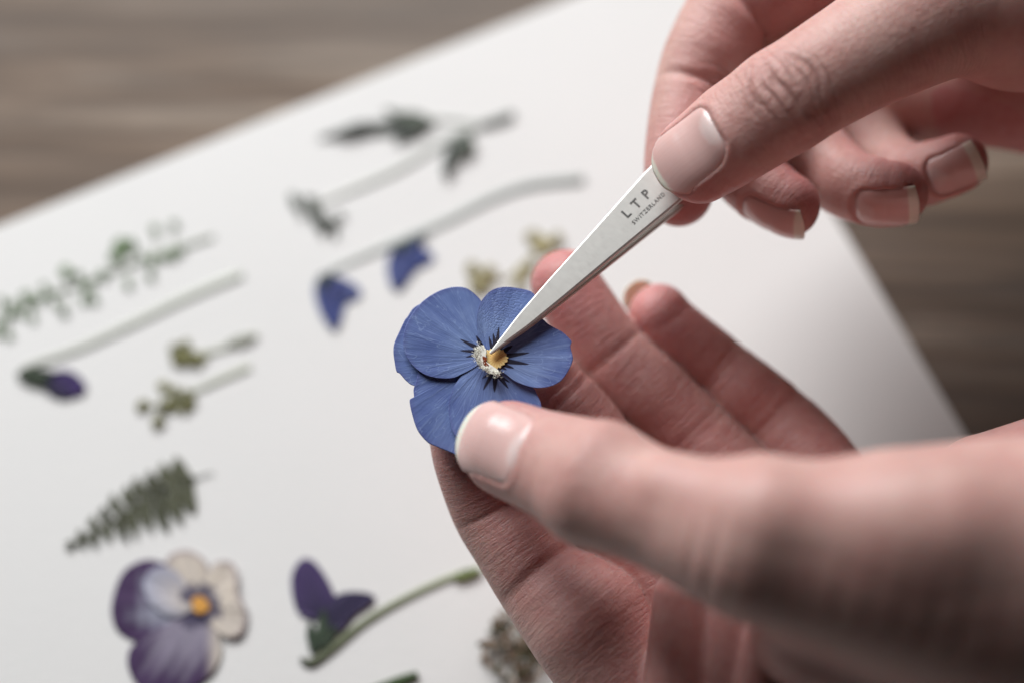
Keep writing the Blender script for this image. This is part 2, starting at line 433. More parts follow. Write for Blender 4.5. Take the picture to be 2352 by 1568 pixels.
def surface_nets(F, lo, hi, h):
    n = np.ceil((hi - lo) / h).astype(int) + 1; B = 6
    nb = np.ceil(n / B).astype(int); n = nb * B
    bc = np.stack(np.meshgrid(*[np.arange(k) for k in nb], indexing='ij'), -1).reshape(-1, 3)
    fb = F(lo + (bc * B + (B - 1) / 2) * h)
    V = np.repeat(np.repeat(np.repeat(fb.reshape(nb).astype(np.float32), B, 0), B, 1), B, 2)
    act = bc[np.abs(fb) < B * h * 1.25]
    loc = np.stack(np.meshgrid(*[np.arange(B)] * 3, indexing='ij'), -1).reshape(-1, 3)
    idx = (act[:, None] * B + loc[None]).reshape(-1, 3)
    V[idx[:, 0], idx[:, 1], idx[:, 2]] = F(lo + idx * h)
    S = V < 0
    allin = S[:-1, :-1, :-1].copy(); anyin = allin.copy()
    for a in (0, 1):
        for b in (0, 1):
            for c in (0, 1):
                t = S[a:n[0] - 1 + a, b:n[1] - 1 + b, c:n[2] - 1 + c]; allin &= t; anyin |= t
    cells = np.argwhere(anyin & ~allin)
    cid = (cells[:, 0] * n[1] + cells[:, 1]) * n[2] + cells[:, 2]
    acc = np.zeros((len(cells), 3)); cnt = np.zeros(len(cells))
    cor = [(a, b, c) for a in (0, 1) for b in (0, 1) for c in (0, 1)]
    val = {k: V[cells[:, 0] + k[0], cells[:, 1] + k[1], cells[:, 2] + k[2]].astype(float) for k in cor}
    for k in cor:
        for ax in range(3):
            if k[ax]: continue
            k2 = list(k); k2[ax] = 1; k2 = tuple(k2)
            m = (val[k] < 0) != (val[k2] < 0)
            t = val[k][m] / (val[k][m] - val[k2][m])
            p = np.tile(np.array(k, float), (m.sum(), 1)); p[:, ax] += t
            acc[m] += p; cnt[m] += 1
    verts = lo + (cells + acc / cnt[:, None]) * h
    quads = []
    st = np.array([n[1] * n[2], n[2], 1])
    for ax in range(3):
        sl0 = [slice(None)] * 3; sl1 = [slice(None)] * 3; sl0[ax] = slice(0, -1); sl1[ax] = slice(1, None)
        e = np.argwhere(S[tuple(sl0)] != S[tuple(sl1)])
        b, c = (ax + 1) % 3, (ax + 2) % 3
        e = e[(e[:, b] > 0) & (e[:, c] > 0) & (e[:, b] < n[b] - 1) & (e[:, c] < n[c] - 1)]
        ins = S[e[:, 0], e[:, 1], e[:, 2]]
        base = e @ st
        q = np.stack([base - st[b] - st[c], base - st[c], base, base - st[b]], 1)
        q[~ins] = q[~ins][:, ::-1]
        quads.append(q)
    q = np.vstack(quads); f = np.searchsorted(cid, q)
    ok = (f < len(cid)).all(1); f = f[ok]; q = q[ok]
    f = f[(cid[f] == q).all(1)]
    for it in range(1):
        e = h * 0.5; f0 = F(verts)
        g = np.stack([F(verts + np.eye(3)[a] * e) - f0 for a in range(3)], 1) / e
        step = f0[:, None] * g / np.maximum((g ** 2).sum(1, keepdims=True), 0.25)
        verts = verts - np.clip(step, -h, h)
    return verts, f
SK = srgb(200, 160, 150); SK_RED = srgb(198, 135, 133); SK_PALE = srgb(212, 180, 172)
def build_hand(hand, h, lo, hi, label, knuckles, creases=()):
    verts, faces = surface_nets(hand.f, lo, hi, h)
    best = np.full(len(verts), FAR); second = best.copy(); fuv = np.zeros((len(verts), 3)); kn = np.zeros(len(verts)); red = np.zeros(len(verts))
    fuv[:] = verts * [1.0, 0.8, 0.9]; palm_side = np.zeros(len(verts))
    for i, (tb, k, kk) in enumerate(hand.fingers):
        m = ((verts > tb.lo) & (verts < tb.hi)).all(1)
        F, s, w, un = tb.f(verts[m], True); j = np.where(m)[0]; b = F < best[j]
        second[j] = np.where(b, best[j], np.minimum(second[j], F))
        jj = j[b]; best[jj] = F[b]; fuv[jj] = np.stack([s[b], w[b], np.full(b.sum(), i * 7.3)], 1)
        red[jj] = np.clip(1 - (s[b] + 0.3) / 1.8, 0, 1) * 0.65 + np.clip(0.2 - un[b], 0, 1) * 0.6
        kw = np.zeros(b.sum())
        for (s0, wd, amt, side) in knuckles.get(i, []):
            sd = np.clip(0.2 + un[b] * 1.2, 0, 1) if side == 'd' else np.clip(0.4 - un[b] * 1.2, 0, 1)
            kw = np.maximum(kw, amt * np.exp(-(((s[b] - s0)) / wd) ** 4) * sd)
        kn[jj] = kw; red[jj] = np.clip(red[jj] + kw * 0.25, 0, 1)
    red = np.clip(red, 0, 1)[:, None]
    col = SK_PALE * 0.25 + SK * 0.75
    cols = col[None] * (1 - red) + SK_RED[None] * red
    onf = np.clip(1.2 - np.abs(best) / 0.06, 0, 1) * np.clip((second - best) / 0.15, 0, 1); kn = kn * onf
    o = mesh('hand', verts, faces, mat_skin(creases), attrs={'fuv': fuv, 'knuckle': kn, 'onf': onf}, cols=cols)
    tag(o, label, 'hand', 'hands at work over the sheet')
    for tb, k, kk in hand.fingers:
        if tb.nail: build_nail(tb, o)
    return o
N_PINK = srgb(222, 182, 176); N_PALE = srgb(236, 216, 212); N_FREE = srgb(236, 230, 214)
def build_nail(tb, parent):
    p = tb.nail; nw, sr, end, fl = p['w'], p['root'] - tb.shift, p['end'] - tb.shift, p['flesh'] - tb.shift
    nu, nv = 25, 34; top = []; cols = []; fuv = []
    u = np.linspace(-1, 1, nu); rd0 = tb.rad[0, 1]
    for j in range(nv):
        v = j / (nv - 1)
        for a in u:
            wv = 1.0 - 0.14 * (1 - v) ** 3
            # rounded free edge and rounded root
            e_end = end + p.get('round', 0.16) * (abs(a) ** 2.6)
            e_root = sr - 0.10 * abs(a) ** 3
            s = e_root + (e_end - e_root) * v
            ss = max(s, 0.0)
            c = np.array([np.interp(ss, tb.s, tb.c[:, q]) for q in range(3)])
            T = nrm(np.array([np.interp(ss, tb.s, tb.T[:, q]) for q in range(3)]))
            N = nrm(np.array([np.interp(ss, tb.s, tb.N[:, q]) for q in range(3)]))
            B = np.cross(T, N)
            rw = np.interp(ss, tb.s, tb.rad[:, 0]); rd = np.interp(ss, tb.s, tb.rad[:, 1])
            x = a * nw * wv * 1.05
            hgt = rd * math.sqrt(max(0.05, 1 - (0.97 * x / rw) ** 2))
            if s < 0:
                c = c + T * s
                hgt = hgt - p.get('drop', 0.32) * (s / tb.tipr) ** 2 * tb.tipr * 1.3
            lift = 0.005 - 0.05 * max(0, 1 - (sr - s) / 0.14) ** 1.5 - 0.03 * abs(a) ** 8
            top.append(c + B * x + N * (hgt + lift)); fuv.append((s, x, 3.0))
            fe = np.clip((fl + 0.05 * abs(a) ** 2 - s) / 0.035, 0, 1)
            lun = np.clip(1 - ((sr - s - 0.05) / 0.26) ** 2 - (a / 0.65) ** 2, 0, 1) ** 0.5
            cc = N_PINK * (1 - 0.7 * lun) + N_PALE * 0.7 * lun
            cols.append(cc * (1 - fe) + N_FREE * fe)
    top = np.array(top); k = nu * nv
    g = np.arange(k).reshape(nv, nu)
    nrmls = np.zeros((k, 3))
    du = np.gradient(top.reshape(nv, nu, 3), axis=1); dv = np.gradient(top.reshape(nv, nu, 3), axis=0)
    nm = nrm(np.cross(du, dv)).reshape(-1, 3)
    ref = tb.N[0]
    if (nm @ ref).mean() < 0: nm = -nm; flip = True
    else: flip = False
    bot = top - nm * 0.035
    q = np.stack([g[:-1, :-1], g[:-1, 1:], g[1:, 1:], g[1:, :-1]], -1).reshape(-1, 4)
    if flip: q = q[:, ::-1]
    faces = [q, q[:, ::-1] + k]
    rim = np.concatenate([g[0, :], g[1:, -1], g[-1, -2::-1], g[-2:0:-1, 0]])
    r2 = np.roll(rim, -1); side = np.stack([rim, rim + k, r2 + k, r2], 1)
    if flip: side = side[:, ::-1]
    o = mesh('fingernail', np.vstack([top, bot]), np.vstack(faces + [side]), M_NAIL, parent,
             attrs={'fuv': np.array(fuv + fuv)}, cols=np.array(cols + cols))
    return o

# --- the hand that holds the pansy (enters from below right)
def left_hand():
    th = Tube([(1146, 1020, 28.1, .66, .46, .60), (1216, 1048, 27.7, .80, .60, .72), (1295, 1078, 27.2, .90, .72, .78),
               (1375, 1113, 26.7, .98, .84, .84), (1525, 1172, 26.0, .94, .86, .92), (1700, 1232, 25.5, 1.16, 1.10, 1.15),
               (2000, 1290, 25.4, 1.55, 1.5, 1.5), (2360, 1335, 25.8, 2.15, 2.0, 1.9), (2900, 1400, 26.6, 2.5, 2.2, 2.1), (3600, 1480, 27.5, 2.8, 2.4, 2.2)],
              [CV(-.12, .16, .97)] * 4 + [CV(-.05, .4, .9)] * 6, tipr=.55)
    th.nail = dict(w=.60, root=.95, end=-.64, flesh=-.44, round=.36, drop=.22)
    s = th.row_s
    th.mods = [(s[3], .12, .4, 'd'), (s[5] + .1, .16, .5, 'd'), (s[4] + .1, -.07, .6, 'd'), (.2, .06, .5, 'p')]
    ix = Tube([(1066, 985, 29.75, .60, .50, .55), (1086, 1060, 29.8, .72, .60, .68), (1130, 1165, 29.9, .76, .66, .68), (1184, 1245, 29.8, .80, .70, .76),
               (1245, 1324, 29.65, .90, .78, .84), (1336, 1428, 29.4, 1.06, .85, 1.04), (1446, 1560, 29.2, 1.12, .95, .95), (1640, 1740, 28.9, 1.2, 1.1, 1.1)],
              CV(-.62, -.25, -.74), tipr=.55)
    s = ix.row_s
    ix.mods = [(s[2] + .02, -.04, .07, 'p'), (s[4] - .04, -.07, .14, 'p'), (s[4] + .16, -.02, .08, 'p'), (s[3], .03, .4, 'p'), (s[5], .10, .45, 'p')]
    mi = Tube([(1150, 775, 30.3, .62, .5, .55), (1195, 840, 30.3, .72, .62, .68), (1266, 922, 30.3, .80, .66, .70), (1344, 1016, 30.35, .84, .7, .76),
               (1408, 1150, 30.4, .92, .8, .8), (1530, 1390, 30.3, 1.0, .9, .9), (1800, 1560, 30, 1.1, 1.1, 1.1)], CV(-.25, -.2, -.95))
    s = mi.row_s
    mi.mods = [(s[2] - .12, -.025, .07, 'p'), (s[2] + .06, -.03, .08, 'p')]
    rg = Tube([(1293, 642, 31.1, .56, .48, .54), (1330, 705, 31.1, .66, .58, .66), (1405, 815, 31.1, .68, .62, .64), (1490, 900, 31.05, .71, .66, .72),
               (1590, 1000, 31.0, .75, .72, .70), (1690, 1110, 30.9, .82, .8, .84), (1830, 1280, 30.5, 1.0, 1.0, 1.0), (2050, 1420, 30, 1.1, 1.1, 1.1)], CV(.18, -.1, -.97), tipr=.54)
    s = rg.row_s
    rg.mods = [(s[2], -.03, .10, 'p'), (s[4] - .08, -.022, .08, 'p'), (s[4] + .08, -.022, .08, 'p'), (s[3], .03, .35, 'p')]
    pk = Tube([(1508, 716, 31.35, .50, .44, .50), (1545, 760, 31.4, .60, .54, .60), (1646, 846, 31.4, .64, .58, .60), (1705, 900, 31.35, .67, .62, .68),
               (1778, 962, 31.3, .72, .68, .68), (1862, 1060, 31.1, .80, .8, .84), (1960, 1230, 30.6, .95, .95, .95), (2150, 1400, 29.8, 1.1, 1.1, 1.1)], CV(-.45, .25, -.86), tipr=.50)
    pk.nail = dict(w=.32, root=.55, end=-.68, flesh=-.05, round=.2, drop=.18)
    s = pk.row_s
    pk.mods = [(s[2] - .05, -.022, .07, 'p'), (s[2] + .10, -.022, .07, 'p'), (s[4] - .06, -.03, .08, 'p'), (s[4] + .10, -.022, .08, 'p'), (s[3], .03, .3, 'p')]
    palm = [(Cap((1640, 1740, 28.8), (2600, 1550, 27.6), 1.2, 2.0), .6),
            (Cap((1850, 1480, 30.0), (2600, 1500, 28.0), 1.15, 1.9), .6),
            (Cap((2050, 1400, 30.0), (2600, 1400, 28.4), 1.1, 1.9), .6),
            (Cap((2150, 1330, 29.8), (2700, 1330, 28.4), 1.05, 1.8), .6),
            (Cap((2270, 1130, 29.3), (2750, 1050, 28.6), 1.0, 1.5), .5),
            (Cap((1880, 1440, 26.5), (2500, 1650, 26.6), 1.0, 1.8), .4),
            (Cap((1540, 1118, 25.62), (1770, 1180, 24.80), .42, .48), .6), (Cap((1770, 1180, 24.80), (2150, 1215, 24.46), .48, .62), .7), (Cap((2080, 1225, 25.1), (2750, 1240, 25.3), 1.2, 1.75), .9),
            (Cap((2600, 1450, 27.8), (3600, 1480, 28.2), 2.3, 2.5), .8),
            (Cap((1572, 1372, 28.25), (1548, 1700, 28.0), .50, .60), .16),
            (Cap((1690, 1400, 27.9), (1655, 1740, 27.8), .42, .5), .18),
            (Cap((1790, 1420, 27.2), (1740, 1760, 27.2), .45, .55), .2)]
    hd = Hand(palm, [(th, .5, .06), (ix, .14, .03), (mi, .4, .02), (rg, .4, .02), (pk, .4, .02)])
    lo, hi = hd.bounds(19.0)
    return build_hand(hd, .055, lo, hi, 'hand with palm up pinching the blue pansy between thumb and forefinger',
                      {0: [(th.row_s[3], .45, .5, 'd')], 1: [(ix.row_s[4], .3, .18, 'p')], 2: [(mi.row_s[2], .35, .22, 'p')]})

# --- the hand that holds the tweezers (enters from above right)
def right_hand():
    th = Tube([(1588, 374, 29.10, .68, .46, .62), (1640, 338, 28.95, .84, .60, .74), (1700, 296, 28.75, .89, .72, .78), (1795, 236, 28.55, .90, .80, .80),
               (1890, 176, 28.60, .93, .82, .88), (2010, 104, 28.75, 1.04, .92, .98), (2180, 8, 29.15, 1.30, 1.15, 1.2), (2400, -90, 29.85, 1.9, 1.6, 1.6), (2800, -260, 30.65, 2.3, 2.0, 2.0)],
              [CV(-.22, .30, .93)] * 3 + [CV(-.10, .14, .98)] * 6, tipr=.60)
    th.nail = dict(w=.56, root=.84, end=-.60, flesh=-.47, round=.36, drop=.30)
    s = th.row_s
    th.mods = [(s[3], .05, .35, 'd'), (s[3] - .55, -.03, .3, 'd'), (s[5], -.05, .7, 'd')]
    ix = Tube([(1556, 450, 30.55, .58, .48, .54), (1558, 370, 30.70, .68, .58, .66), (1572, 290, 30.90, .72, .64, .70), (1590, 210, 31.10, .74, .68, .68), (1622, 125, 31.25, .80, .74, .80),
               (1690, 25, 31.35, .86, .84, .84), (1820, -70, 31.50, .95, .95, 1.0), (2080, -210, 32.00, 1.1, 1.1, 1.1), (2500, -300, 32.00, 1.3, 1.3, 1.3)], CV(-.72, .15, -.68), tipr=.56)
    s = ix.row_s
    ix.mods = [(s[3], -.08, .09, 'p'), (s[5] - .05, -.11, .12, 'p'), (s[4], .04, .3, 'p')]
    mi = Tube([(1815, 478, 30.25, .48, .44, .52), (1770, 450, 30.45, .62, .55, .62), (1715, 400, 30.80, .66, .62, .64), (1665, 310, 31.40, .70, .7, .7), (1680, 200, 31.90, .75, .75, .75),
               (1900, 0, 32.30, .9, .9, .9), (2400, -150, 32.50, 1.1, 1.1, 1.1)], CV(-.62, -.72, .32), tipr=.52)
    mi.nail = dict(w=.42, root=.62, end=-.52, flesh=-.34, round=.16, drop=.3)
    rg = Tube([(2062, 448, 30.30, .49, .45, .53), (2010, 443, 30.45, .62, .54, .64), (1940, 420, 30.80, .65, .60, .66), (1860, 340, 31.50, .70, .7, .7), (1830, 230, 32.20, .75, .75, .75),
               (2000, 80, 32.60, .9, .9, .9), (2450, -50, 32.60, 1.1, 1.1, 1.1)], CV(-.15, -.70, .68), tipr=.54)
    rg.nail = dict(w=.42, root=.58, end=-.44, flesh=-.25, round=.10, drop=.25)
    pk = Tube([(2205, 374, 30.70, .48, .43, .50), (2160, 390, 30.85, .56, .50, .58), (2085, 402, 31.20, .60, .56, .60), (2010, 350, 31.90, .64, .64, .64), (1980, 250, 32.50, .7, .7, .7),
               (2120, 150, 32.70, .85, .85, .85), (2500, 80, 32.50, 1.1, 1.1, 1.1)], CV(-.08, -.32, .94), tipr=.50)
    pk.nail = dict(w=.37, root=.52, end=-.42, flesh=-.22, round=.06, drop=.2)
    palm = [(Cap((2350, -20, 29.6), (2800, -30, 30.0), 1.72, 2.0), .5),
            (Cap((1960, 20, 32.3), (2400, 60, 32.2), .9, 1.2), .4), (Cap((1840, 150, 32.3), (2150, 150, 32.7), .7, .9), .4),  # fill behind the thumb, added to keep light out of the curled fingers
            (Cap((2400, -150, 31.5), (2900, -250, 31.0), 1.3, 1.8), .6),
            (Cap((2060, 195, 32.4), (2420, 200, 32.0), 1.05, 1.2), .4), (Cap((2420, 200, 32.0), (2900, 150, 31.0), 1.15, 1.6), .5),
            (Cap((2700, -100, 30.0), (3500, -200, 30.5), 2.2, 2.5), .8)]
    hd = Hand(palm, [(th, .45, .03), (ix, .3, .02), (mi, .3, .02), (rg, .3, .02), (pk, .3, .02)])
    lo, hi = hd.bounds(18.0)
    return build_hand(hd, .045, lo, hi, 'hand reaching in with closed fingers gripping the steel tweezers',
                      {0: [(th.row_s[3] + .05, .55, .55, 'd')], 1: [(ix.row_s[3], .3, .12, 'p')]},
                      [(K + o_, a_, b_, wd, dp, w0, wr) for K in [th.row_s[3] + .05] for o_, a_, b_, wd, dp, w0, wr in
                       [(-.34, .05, .38, .035, .6, .0, .55), (-.16, .08, .18, .03, .5, .1, .45), (.0, .12, .05, .05, 1.0, -.05, .5), (.13, -.10, -.10, .03, .5, -.2, .35),
                        (.26, .02, -.22, .035, .6, .0, .45), (.42, .0, -.40, .05, .9, -.05, .5), (.58, .06, -.30, .03, .45, .1, .4), (-.50, .02, .45, .03, .3, 0, .4),
                        (.9, .1, -.2, .03, .25, .2, .5), (1.25, .0, -.1, .04, .25, -.1, .6), (1.7, .1, .0, .04, .22, .2, .6)]])
left_hand(); right_hand()

# ------------------------------------------------------------------ petals, leaves, stems
def petal(name, outline, centre, to3, parent, mat, thick=0.02, colf=None, M=128, R=36, wav=0.012, seed=0, raw=False, base=0.0, org=None, dome=0.0, jit=0.0):
    """a thin blade: outline in photo position about an attachment point; to3(xy, h) gives the place"""
    out = np.array(outline, float) if raw else resample(crom(outline, 8, True), M)
    M = len(out); C = np.array(centre, float); r = np.random.default_rng(seed)
    a0 = np.unwrap(np.arctan2(-(out - C)[:, 1], (out - C)[:, 0]))
    ss = np.linspace(0.0, 1, R) ** 0.9; ss[0] = 0.004
    xy = (C + ss[:, None, None] * (out - C)[None]).reshape(-1, 2)
    S = np.repeat(ss, M); A = np.tile(a0, R)
    ph = r.uniform(0, 6.28, 6)
    h = wav * S * (np.sin(A * 5 + ph[0]) + 0.6 * np.sin(A * 11 + ph[1]) + 0.4 * np.sin(A * 23 + ph[2])) + wav * 0.8 * S * S * np.sin(A * 3 + ph[3])
    h = h + dome * (1 - S * S) + jit * r.normal(0, 1, len(S)) * (S < .99)
    top = to3(xy, base + h + thick / 2); bot = to3(xy, base + h - thick / 2)
    g = np.arange(R * M).reshape(R, M); gn = np.roll(g, -1, 1); k = R * M
    q = np.stack([g[:-1], g[1:], gn[1:], gn[:-1]], -1).reshape(-1, 4)
    side = np.stack([g[-1], g[-1] + k, gn[-1] + k, gn[-1]], -1)
    v0 = top[q[0]]; 
    f = np.vstack([q, q[:, ::-1] + k, side])
    t = top[q[len(q) // 2]]; nn = np.cross(t[1] - t[0], t[2] - t[0]); up = top[q[len(q) // 2][0]] - bot[q[len(q) // 2][0]]
    if nn @ up < 0: f = f[:, ::-1]
    pol = np.stack([A, S, np.full(len(S), seed * 3.1)], 1)
    col = colf(xy, S, A)
    return mesh(name, np.vstack([top, bot]), f, mat, parent, origin=org, attrs={'pol': np.vstack([pol, pol])}, cols=np.vstack([col, col]))
def c2(pts):   # close crop -> photo position
    return [(846.7 + .24 * x, 564.5 + .24 * y) for x, y in pts]
def on_paper(xy, h): return Gv(xy, 0.035 + np.asarray(h))
def held(depth):
    def f(xy, h):
        xy = np.asarray(xy, float)
        tilt = (xy[:, 1] - 825) * 0.0019 - (xy[:, 0] - 1125) * 0.0002
        return Pv(xy, depth - tilt - np.asarray(h))
    return f
V_BLUE = srgb(112, 135, 190); V_DEEP = srgb(80, 97, 160); V_PALE = srgb(146, 174, 216); V_INK = srgb(22, 18, 46); V_RIM = srgb(82, 82, 150)
GUIDES = [((1035, 975), (880, 895), 15), ((1020, 1012), (875, 1000), 13), ((1000, 1048), (930, 1064), 9), ((1075, 945), (1030, 860), 13),
          ((1182, 985), (1152, 870), 13), ((1212, 965), (1192, 840), 15), ((1228, 950), (1246, 780), 15), ((1265, 965), (1345, 870), 16),
          ((1275, 1020), (1375, 955), 18), ((1305, 1056), (1535, 1022), 17), ((1300, 1100), (1530, 1132), 18), ((1270, 1130), (1390, 1170), 15),
          ((1255, 1150), (1320, 1185), 12), ((1140, 1235), (1085, 1268), 9), ((1175, 1235), (1098, 1375), 15), ((1214, 1240), (1204, 1395), 19),
          ((1255, 1250), (1335, 1360), 16), ((1285, 1262), (1350, 1305), 9)]
def viola_col(xy, S, A, deep=0.0):
    r = np.hypot(xy[:, 0] - 1125, xy[:, 1] - 825)
    k = np.clip(0.45 + 0.25 * np.sin(A * 2.0 + 0.8) + 0.55 * np.sin(xy[:, 0] * .045 + 1.3 * np.sin(xy[:, 1] * .03)) * np.sin(xy[:, 1] * .037 + 1) + deep, 0, 1)[:, None]
    col = V_BLUE * (1 - k * 0.55) + V_DEEP * k * 0.55
    p = (np.clip(1 - np.abs(r - 70) / 60, 0, 1) * 0.28)[:, None]
    col = col * (1 - p) + V_PALE * p
    e = np.clip((S - 0.93) / 0.07, 0, 1)[:, None] * 0.6
    col = col * (1 - e) + V_RIM * e
    for a, b, w in GUIDES:
        a = np.array(c2([a])[0]); b = np.array(c2([b])[0]); ab = b - a
        t = np.clip(((xy - a) @ ab) / (ab @ ab), -0.35, 1); d = np.linalg.norm(xy - a - t[:, None] * ab, axis=1)
        wd = w * .24 * 1.5 * np.sqrt(np.clip(1.02 - t, 0.02, 1))
        m = np.clip((wd - d) / 1.4 + 0.5, 0, 1)[:, None]
        col = col * (1 - m) + V_INK * m
    return col
TL = c2([(1120, 1000), (1160, 880), (1165, 760), (1135, 640), (1075, 525), (1000, 450), (930, 405), (850, 394), (760, 405), (660, 440), (560, 500), (480, 570), (400, 680), (350, 780), (330, 900),
         (340, 1000), (380, 1090), (450, 1170), (540, 1230), (640, 1258), (740, 1266), (820, 1256), (880, 1228), (960, 1190), (1060, 1120)])
LB = c2([(1000, 950), (800, 700), (560, 560), (440, 588), (372, 680), (346, 712), (290, 830), (247, 930), (237, 1010), (250, 1120), (268, 1202), (300, 1222), (360, 1290), (432, 1336), (560, 1330), (800, 1200), (1040, 1100)])
BL = c2([(1000, 1120), (800, 1120), (560, 1130), (480, 1200), (455, 1290), (430, 1370), (432, 1450)]) + \
     [(941, 918), (946, 948), (959, 987), (981, 1014), (998, 1023), (1030, 1036), (1064, 1049), (1110, 1050), (1140, 1000), (1130, 920)]
BO = c2([(1080, 1100), (980, 1180), (900, 1232), (850, 1290), (805, 1370), (775, 1460)]) + [(1030, 928), (1031, 950), (1039, 987), (1052, 1006), (1090, 1026), (1150, 1030), (1205, 1000), (1240, 950), (1243, 929), (1235, 908), (1226, 891), (1205, 862), (1165, 835)]
RI = c2([(1180, 1060), (1230, 1160), (1320, 1230), (1400, 1290), (1500, 1332), (1600, 1355), (1700, 1350), (1790, 1322), (1860, 1270), (1920, 1180), (1952, 1100), (1952, 1050), (1932, 965), (1942, 915), (1902, 868), (1850, 822), (1790, 790),
         (1720, 750), (1660, 700), (1580, 690), (1450, 740), (1300, 850), (1220, 950)])
TR = c2([(1180, 1000), (1100, 945), (1050, 860), (1036, 740), (1045, 630), (1072, 545), (1110, 490), (1160, 440), (1240, 404), (1340, 396), (1450, 410), (1540, 432), (1592, 474), (1612, 530), (1600, 620), (1520, 740), (1400, 850), (1260, 980)])
CEN = (1122, 822)
pansy = empty('pansy', P(1122, 822, 29.2))
tag(pansy, 'pressed blue pansy with orange throat held between thumb and forefinger', 'flower')
for i, (o, dep, dp, cc) in enumerate([(LB, 29.24, .1, CEN), (BL, 29.21, .35, CEN), (TL, 29.15, .0, CEN), (BO, 29.16, .3, CEN), (TR, 29.09, .25, CEN), (RI, 29.07, -.1, CEN)]):
    petal('petal', o, cc, held(dep), pansy, M_VIOLA_R if o is TR else M_VIOLA, 0.012, lambda xy, S, A, dp=dp: viola_col(xy, S, A, dp), M=260, R=90, wav=0.005, seed=i + 1)
T_CREAM = srgb(254, 252, 238); T_OR = srgb(255, 200, 122); T_BR = srgb(140, 66, 36); T_YE = srgb(255, 226, 160)
def throat(outl, dep, c, seed, wav=.03):
    def cf(xy, S, A):
        n = np.random.default_rng(seed).uniform(-.12, .12, (len(xy), 1))
        return np.clip((c[0] * (1 - S[:, None] ** 2) + c[1] * S[:, None] ** 2) * (1 + n * .8 + .12 * np.sin(A * 17)[:, None]), 0, 1)
    o = np.array(outl); ctr = o.mean(0)
    rr = np.random.default_rng(seed); d = resample(crom(outl, 8, True), 120)
    d = ctr + (d - ctr) * (1 + (rr.uniform(-.10, .10, (120, 1)) if seed != 21 else (.16 * np.abs(((np.arange(120) / 7.5) % 1) * 2 - 1) - .10 + rr.uniform(-.05, .05, 120))[:, None]))
    return petal('throat', d, ctr, held(dep), pansy, M_FUZZ, 0.01, cf, R=14, wav=0.0, seed=seed, raw=True, dome=wav * .3, jit=.0)
throat(c2([(1170, 990), (1240, 990), (1290, 1000), (1330, 1060), (1335, 1090), (1300, 1130), (1260, 1165), (1200, 1180), (1140, 1140), (1120, 1050), (1130, 1000)]), 29.045, (T_OR, T_YE), 21, .0)
throat(c2([(1060, 950), (1110, 970), (1125, 1020), (1095, 1060), (1110, 1130), (1180, 1150), (1240, 1190), (1250, 1245), (1200, 1230), (1130, 1205), (1060, 1150), (1025, 1090), (1010, 1040), (1030, 980)]), 29.0, (T_CREAM, T_CREAM * .95), 22, .03)
throat(c2([(1090, 1055), (1125, 1065), (1130, 1090), (1120, 1115), (1150, 1140), (1125, 1148), (1100, 1130), (1095, 1095)]), 28.985, (T_BR, T_BR * .8), 23, .01)

def beard():
    rr = np.random.default_rng(9); V, F_, Cc = [], [], []
    spine = crom(c2([(1060, 955), (1030, 1010), (1030, 1070), (1070, 1140), (1140, 1190), (1220, 1225), (1250, 1240)]), 12)
    nearf = held(29.0)
    for i in range(260):
        p = spine[rr.integers(len(spine))] + rr.normal(0, 4.5, 2); a = rr.uniform(0, 6.28); L = rr.uniform(3, 8)
        d = np.array([math.cos(a), math.sin(a)]); n = np.array([-d[1], d[0]]) * .55
        q = nearf(np.array([p - n, p + n, p + d * L]), np.array([.02, .02, .02 + rr.uniform(.005, .03)])); q2 = nearf(np.array([p]), np.array([.03]))
        b = len(V); V += list(q) + list(q2); F_ += [(b, b + 1, b + 2), (b + 1, b + 3, b + 2), (b + 3, b, b + 2)]
        Cc += [T_CREAM * rr.uniform(.85, 1.0)] * 4
    tag(mesh('beard', V, F_, M_FUZZ, pansy, cols=np.array(Cc)), None, None, kind='stuff')
beard()

def leaf(outline, centre, parent, c0_, c1_=None, mat=None, name='leaf', seed=0, thick=0.02, base=0.0, wav=0.01):
    c1_ = c0_ if c1_ is None else c1_
    def cf(xy, S, A): return c0_ * (1 - S[:, None]) + c1_ * S[:, None]
    return petal(name, outline, centre, on_paper, parent, mat or M_LEAF, thick, cf, M=48, R=8, wav=wav, seed=seed, base=base)
def blade(a, b, w, parent, col, name='leaf', seed=0, base=0.0, bend=0.0, peak=0.45, mat=None, tip=0.0, b0=0.06):
    """a simple pointed leaf from a to b (photo position), half width w"""
    a, b = np.array(a, float), np.array(b, float); d = b - a; n = np.array([-d[1], d[0]]) / (np.linalg.norm(d) + 1e-6)
    L = []; Rr = []
    for t in np.linspace(0, 1, 9):
        c = a + d * t + n * bend * math.sin(math.pi * t)
        ww = w * (math.sin(math.pi * t ** (math.log(.5) / math.log(peak))) ** 0.75 + tip * t) if 0 < t < 1 else w * (b0 if t == 0 else tip + .03)
        ww = max(ww, w * b0 * (1 - t))
        L.append(c + n * ww); Rr.append(c - n * ww)
    return leaf(L + Rr[::-1], a + d * 0.5 + n * bend, parent, col, col * 0.85, seed=seed, name=name, base=base, mat=mat)
